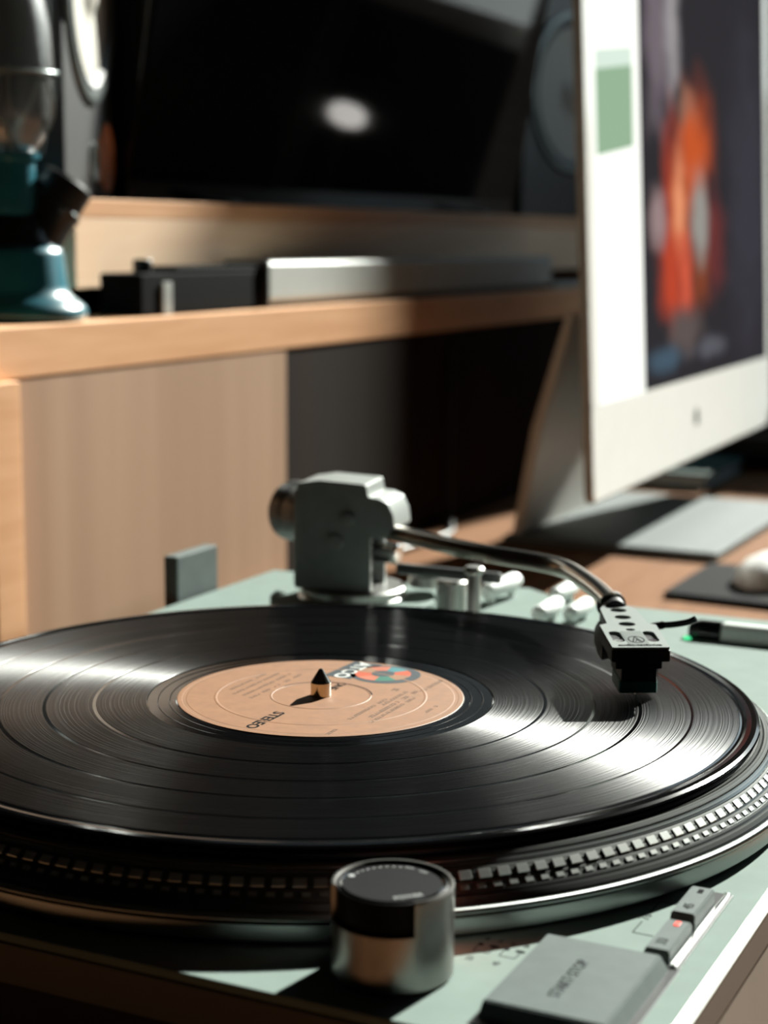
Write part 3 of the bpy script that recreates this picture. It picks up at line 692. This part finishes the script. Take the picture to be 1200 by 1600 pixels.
# dx x du = -Y or +Y: check the sign once
sg = 1 if dx.cross(du).y < 0 else -1
def pan(x0, x1, z0, z1, f, b_, bev=0, r=0):  # f: front depth (toward viewer +), b_: back depth
    lo, hi = sorted((sg * f, sg * b_)); return panel(x0, x1, z0, z1, lo, hi, bev, r)
obj('housing', pan(0, Wd, 0, Hd, 0, -6, 1, 9), 'grey', mon, .5)
obj('rear_bulge', pan(90, Wd - 90, 60, Hd - 60, -7, -30, 6, 30), 'alu', mon, .5)
obj('chin', pan(2, Wd - 2, 2, 74, 1.2, 0, .4, 6), 'chin_and_glare', mon, .5, label='plain pale chin below the screen')
g = G()
lo = [(314 + 7.5 * math.cos(a) * (1 - .1 * math.cos(2 * a)), 38 + 8 * math.sin(a)) for a in [2 * PI * i / 24 for i in range(24)]]
obj('chin_mark', G().prism(lo, *sorted((sg * 1.2, sg * 1.5)), Ob, dx, du), 'greyring', mon, 0, label='small grey emblem on the chin')
for (a, b_, c, d) in ((2, 22, 74, Hd - 2), (Wd - 22, Wd - 2, 74, Hd - 2), (22, Wd - 22, Hd - 20, Hd - 2)):
    obj('bezel', pan(a, b_, c, d, 1.2, 0, .3), 'chin_and_glare', mon, .5)  # glass bezel, the window glare on it painted white
# screen: its own local axes so the picture is fixed to it
sc = bpy.data.objects.new('screen', None)
me = bpy.data.meshes.new('screen')
bmq = bmesh.new()
for x, zz, dd in ((22, 74, 0), (Wd - 22, 74, 0), (Wd - 22, Hd - 20, 0), (22, Hd - 20, 0)): bmq.verts.new((x * S, -.0009, zz * S))
bmq.faces.new(bmq.verts[:])
ex = bmesh.ops.extrude_face_region(bmq, geom=bmq.faces[:])
for v in ex['geom']:
    if isinstance(v, bmesh.types.BMVert): v.co.y += .0008
bmesh.ops.recalc_face_normals(bmq, faces=bmq.faces[:])
bmq.to_mesh(me); bmq.free(); bpy.data.objects.remove(sc)
sc = bpy.data.objects.new('screen', me); col.objects.link(sc); me.materials.append(M['screen']); sc.parent = mon
ms_ = Matrix((dx, -dx.cross(du), du)).transposed().to_4x4(); ms_.translation = (Ob - Vector((1000, 165, DZ))) * S; sc.matrix_basis = ms_; sc['label'] = 'lit display, pale page column and dark picture'
fx0, fx1 = 824, 1120
g = G().prism([(0, 0), (5, 0), (70, 190), (75, 215), (68, 215), (62, 192)], 0, 1, (0, 0, 0)); g.b.free()
st = [(250, -95), (258, -92), (242, 0), (214, 95), (206, 95), (232, 0)]
g = G().prism([(y, z_) for y, z_ in st], 0, fx1 - fx0 - 20, (fx0 + 10, 0, 0), (0, 1, 0), (0, 0, 1), 1.5)
obj('stand_arm', g, 'stand', mon, .6)
obj('stand_foot', G().box(fx0, fx1, 76, 262, DZ, DZ + 8, 2), 'foot', mon, .6, label='flat silver foot plate on the desk')
obj('stand_hinge', G().box(fx0 + 60, fx1 - 40, 176, 216, 76, 108, 4), 'stand', mon, .6)

# ------------------------------------------------------------------ lantern
LX, LY, LB = 341.0, 396.0, 106.0
lan = thing('kerosene_lantern', 'small teal kerosene lantern with a clear globe on the left end of the shelf', 'lantern', (LX, LY, LB))
def lth(pr, n=56): return G().lathe([(r, LB + z_) for r, z_ in pr], n, (LX, LY, 0))
obj('fuel_tank', lth([(0, 0), (41, 0), (44.5, 2), (45.5, 5), (44, 9), (39, 13), (34.5, 17), (33, 22), (31.5, 40), (30, 44), (27, 46), (0, 48)]), 'lantern', lan, .8)
obj('tank_shoulder', lth([(27, 46), (24, 52), (21, 62), (16, 66), (0, 66)]), 'lanternblack', lan, .8)
fa = Vector((.42, -.36, .84)).normalized(); fc = Vector((LX + 8, LY - 6, LB + 46))
fcap = obj('filler_neck', G().lathe([(0, 0), (19, 0), (18, 12), (17.5, 25), (18.5, 27), (18.5, 30), (0, 30)], 40, fc, fa), 'lanternblack', lan, .6)
obj('filler_cap', G().lathe([(0, 0), (16, 0), (17, 1.5), (17, 15), (15.5, 17), (0, 17)], 40, fc + fa * 31, fa), 'black', lan, .6)
obj('filler_ring', G().lathe([(17.2, 0), (18.3, .8), (17.2, 1.6)], 40, fc + fa * 29.2, fa), 'greyring', lan, .8)
obj('burner', G().lathe([(0, 62), (12, 62), (16, 66), (16.5, 70), (16, 96), (19, 98), (19, 101), (0, 101)], 48, (LX - 4, LY - 2, LB)), 'lantern', lan, .6)
obj('globe', lth([(15, 101), (17, 103), (22, 112), (26, 128), (27.5, 150), (26, 175), (22, 196), (18, 210), (17, 214), (16, 214), (17, 209.5), (21, 195.5), (25, 175), (26.5, 150), (25, 128.5), (21, 112.5), (16, 104), (14, 102)], 56), 'glass', lan, 1.2)
g = G().tube([(LX + 29.5 * math.cos(a), LY + 29.5 * math.sin(a), LB + 150 + 2 * math.sin(a + .5)) for a in [2 * PI * i / 40 for i in range(41)]], 1.3, 8, False)
obj('guard_ring', g, 'wire', lan, 1)
for k in range(4):
    a = math.radians(-52 + 90 * k); c_, s_ = math.cos(a), math.sin(a)
    obj('guard_wire', G().tube([(LX + r * c_, LY + r * s_, LB + zz) for r, zz in ((29.5, 151), (28, 136), (22, 118), (19, 101))], 1.2, 8), 'wire', lan, 1)
    a2 = a + PI / 4; c_, s_ = math.cos(a2), math.sin(a2)
    obj('guard_wire', G().tube(spline([(LX + 29.5 * c_, LY + 29.5 * s_, LB + 151), (LX + 29.5 * math.cos(a2 + .35), LY + 29.5 * math.sin(a2 + .35), LB + 130), (LX + 24 * math.cos(a2 + .7), LY + 24 * math.sin(a2 + .7), LB + 116)], 5), 1.0, 8), 'wire', lan, 1)
obj('chimney_cap', lth([(0, 236), (10, 236), (24, 228), (27, 216), (19, 213), (0, 213)]), 'lantern', lan, .6)
g = G().tube(spline([(LX - 30, LY + 8, LB + 150), (LX - 36, LY + 10, LB + 200), (LX - 20, LY + 6, LB + 262), (LX, LY, LB + 278), (LX + 20, LY - 6, LB + 262), (LX + 30, LY - 9, LB + 225), (LX + 29, LY - 8, LB + 152)], 6), 1.2, 8)
obj('bail_handle', g, 'wire', lan, 1)

# ------------------------------------------------------------------ speakers
def speaker(loc, rz, label, W=190, H=330, D=220, wz=120, wr=84, twz=255, low=None):
    r = thing('loudspeaker', label, 'speaker', loc, rz, 'pair of speakers on the upper shelf', local=True)
    # local: front faces -Y, centre x = 0
    obj('cabinet', G().box(-W / 2, W / 2, 0, D, 0, H, 4), 'spk', r, .5)
    ax = (0, -1, 0)
    obj('surround', G().lathe([(wr + 9, 0), (wr + 9, 3), (wr + 6, 4), (wr + 1, 3), (wr, 1)], 72, (0, 0, wz), ax), 'greyring', r, .8)
    obj('rubber_surround', G().lathe([(wr + 2, 1), (wr - 2, 3.5), (wr - 7, 1), (wr - 9, .3)], 72, (0, 0, wz), ax), 'conering', r, .8)
    k = wr - 8
    obj('woofer_cone', G().lathe([(k, .6), (k * .75, .55), (k * .5, .5), (k * .36, .45), (k * .3, 1.2), (k * .2, 5), (0, 7)], 64, (0, 0, wz), ax), 'cone', r, 1, label='pale woofer cone')
    obj('tweeter', G().lathe([(24, 0), (24, 2), (20, 3), (14, 1), (12, 1), (8, 5), (0, 7)], 40, (0, 0, twz), ax), 'greyring', r, .8)
    return r
s1 = speaker((402 + 71.3, 399 + 31.7, 182), math.radians(24), 'dark loudspeaker at the left above the lantern, seen edge on', 156, 330, 150, 140, 66, 268)
obj('bass_port', G().lathe([(24, 0), (24, 2.0), (23, 2.0), (22, .6), (0, .5)], 40, (51, 0, 31), (0, -1, 0)), 'copper', s1, .7, label='copper coloured port')
obj('port_ring', G().lathe([(14, 0), (14, 2), (11, 2), (9, .4), (0, .3)], 40, (8, 0, 26), (0, -1, 0)), 'greyring', s1, .7)
s2 = speaker((1440, 430, 182), math.radians(-11), 'dark loudspeaker at the right, half hidden behind the computer', 215, 340, 150, 145, 84, 278)

# ------------------------------------------------------------------ television
TA = math.radians(9.5)                         # leans slightly forward
tv = thing('television', 'wide black television screen standing on the upper shelf between the speakers', 'television', (917, 455, 182))
tw = Vector((0, -math.sin(TA), math.cos(TA))); to = Vector((0, 455, 184))
def tvp(x0, x1, z0, z1, d0, d1, bev):
    return G().prism([(x0, z0), (x1, z0), (x1, z1), (x0, z1)], d0, d1, to, (1, 0, 0), tw, bev)
obj('tv_frame', tvp(550, 1318, 0, 450, -22, 0, 2), 'blackgloss', tv, .5)
obj('tv_screen', tvp(557, 1311, 8, 443, -.5, 1, 0), 'tv', tv, 0)
for x in (660, 1170):
    obj('tv_foot', G().prism([(-45, 0), (45, 0), (38, 4), (8, 6), (-8, 6), (-38, 4)], -10, 10, (x, 466, 182), (0, 1, 0), (0, 0, 1), .5), 'black', tv, .5)

# ------------------------------------------------------------------ things on the lower shelf
bx = thing('cassette_recorder', 'small black recorder with a top knob on the shelf right of the lantern', 'recorder', (490, 374, 106))
obj('body', G().box(424, 580, 358, 391, 106, 134, 2), 'matte', bx, .5)
obj('lid', G().box(470, 579, 360, 392, 134, 138, 1.5), 'matte', bx, .5)
obj('top_knob', G().cyl((447, 372, 134), (447, 372, 143), 6.5, 28, 1), 'black', bx, .6)
obj('metal_strip', G().box(448, 459, 356.4, 358.2, 107, 128, .4), 'grey', bx, .5, label='pale grey vertical strip')
sbar = thing('soundbar', 'long low silver soundbar on the shelf, its left end in sunlight', 'soundbar', (880, 372, 106))
obj('body', G().box(586, 1185, 356, 391, 110, 140, 4, 3), 'soundbar', sbar, .5)
obj('end_cap', G().box(583, 589, 355, 392, 109, 141, 2), 'black', sbar, .5)
obj('base_strip', G().box(590, 1180, 359, 390, 106, 110.4), 'black', sbar, .5)
ob_ = obj('glass_ball', G().lathe([(0, 0), (4, .6), (8.5, 3.5), (11.3, 8), (12, 12), (11.3, 16), (8.5, 20.5), (4, 23.4), (0, 24)], 32, (1375, 374, 106)), 'grey', None, 1.2, origin=(1375, 374, 106))
tag(ob_, 'small round grey ball on the shelf below the right loudspeaker', 'ball')
blk = obj('lit_shelf_patch', G().box(1205, 1345, 360, 385, 106, 112, 1), 'grey', None, .5, origin=(1270, 372, 106))  # lit shelf top, its light put in as a pale slab
tag(blk, 'pale patch painted for the lit shelf top right of the soundbar', 'strip')

# ------------------------------------------------------------------ things on the desk at the right
pad = obj('desk_mat', G().prism([(655, -170), (800, -170), (800, 75), (672, 75)], DZ, DZ + 5, bev=1.5), 'matte', None, .5, origin=(720, -40, DZ))
tag(pad, 'black desk mat on the oak desk just right of the turntable', 'mat')
ms = thing('computer_mouse', 'white computer mouse lying on the black desk mat', 'mouse', (745, 12, DZ + 5))
g = G().lathe([(0, 22), (10, 21), (20, 16), (26, 9), (28, 2), (27, 0), (0, 0)], 40, (0, 0, 0)); 
for v in g.b.verts: v.co = Vector((v.co.x * 1.7 + 745, v.co.y * 1.0 + 12, v.co.z + DZ + 5))
obj('shell', g, 'white', ms, 1)
obj('wheel', G().cyl((775, 9, DZ + 22), (775, 15, DZ + 22), 5, 20, .5), 'grey', ms, .6)
gbk = thing('green_notebook', 'dark green closed notebook on the desk below the screen', 'notebook', (1290, 225, DZ))
obj('cover', G().box(1210, 1370, 190, 290, DZ, DZ + 3, 1), 'darkgreen', gbk, .5)
obj('pages', G().box(1213, 1367, 193, 288, DZ + 3, DZ + 15, .5), 'grey', gbk, .5)
obj('front_cover', G().box(1210, 1370, 190, 290, DZ + 15, DZ + 18, 1), 'darkgreen', gbk, .5)
bag = thing('black_case', 'black zipped case on the desk behind the screen, right', 'case', (1520, 150, DZ))
obj('body', G().box(1400, 1660, 60, 330, DZ, DZ + 75, 22, 4), 'black', bag, .6)
obj('zip', G().box(1398, 1662, 58, 332, DZ + 36, DZ + 40, 1.5), 'greyring', bag, .5)
obj('handle', G().tube(spline([(1480, 44, DZ + 62), (1490, 20, DZ + 66), (1540, 12, DZ + 66), (1590, 20, DZ + 66), (1600, 44, DZ + 62)], 6), 6, 10), 'black', bag, 1)
cb = obj('power_cable', G().tube(spline([(905, 347, 60), (903, 347, 0), (900, 346, -60), (894, 342, -92), (870, 330, -97), (820, 315, -97), (700, 325, -97)], 8), 2.8, 10), 'black', None, 1, origin=(880, 350, -97))
tag(cb, 'black cable running down the back panel left of the computer stand', 'cable')

# ------------------------------------------------------------------ out of view: small globe lamp the television mirrors, hedge outside the window
lp = thing('table_lamp', 'small table lamp with a white globe on the far right end of the desk', 'lamp', (1740, 0, DZ))
obj('base', G().lathe([(0, 0), (60, 0), (60, 6), (12, 14), (7, 30), (7, 268), (0, 268)], 40, (1740, 0, DZ)), 'satin_dark', lp, .6)
obj('globe', G().lathe([(0, 268), (12, 269), (22, 273), (28, 280), (28, 291), (22, 298), (12, 302), (0, 303)], 40, (1740, 0, DZ)), 'lamp', lp, 1)
hedge = thing('hedge', 'clipped green hedge outside the window', 'hedge', (3600, -900, FZ))
obj('hedge_core', G().box(3400, 3900, -2600, 900, FZ, 40), 'leaf', hedge, 0)
struct('outside_ground_1', G().box(WX + 70, 6000, -4000, 3000, FZ - 60, FZ - 20), 'frame')  # unseen ground outside the window, kept white so it reflects bright
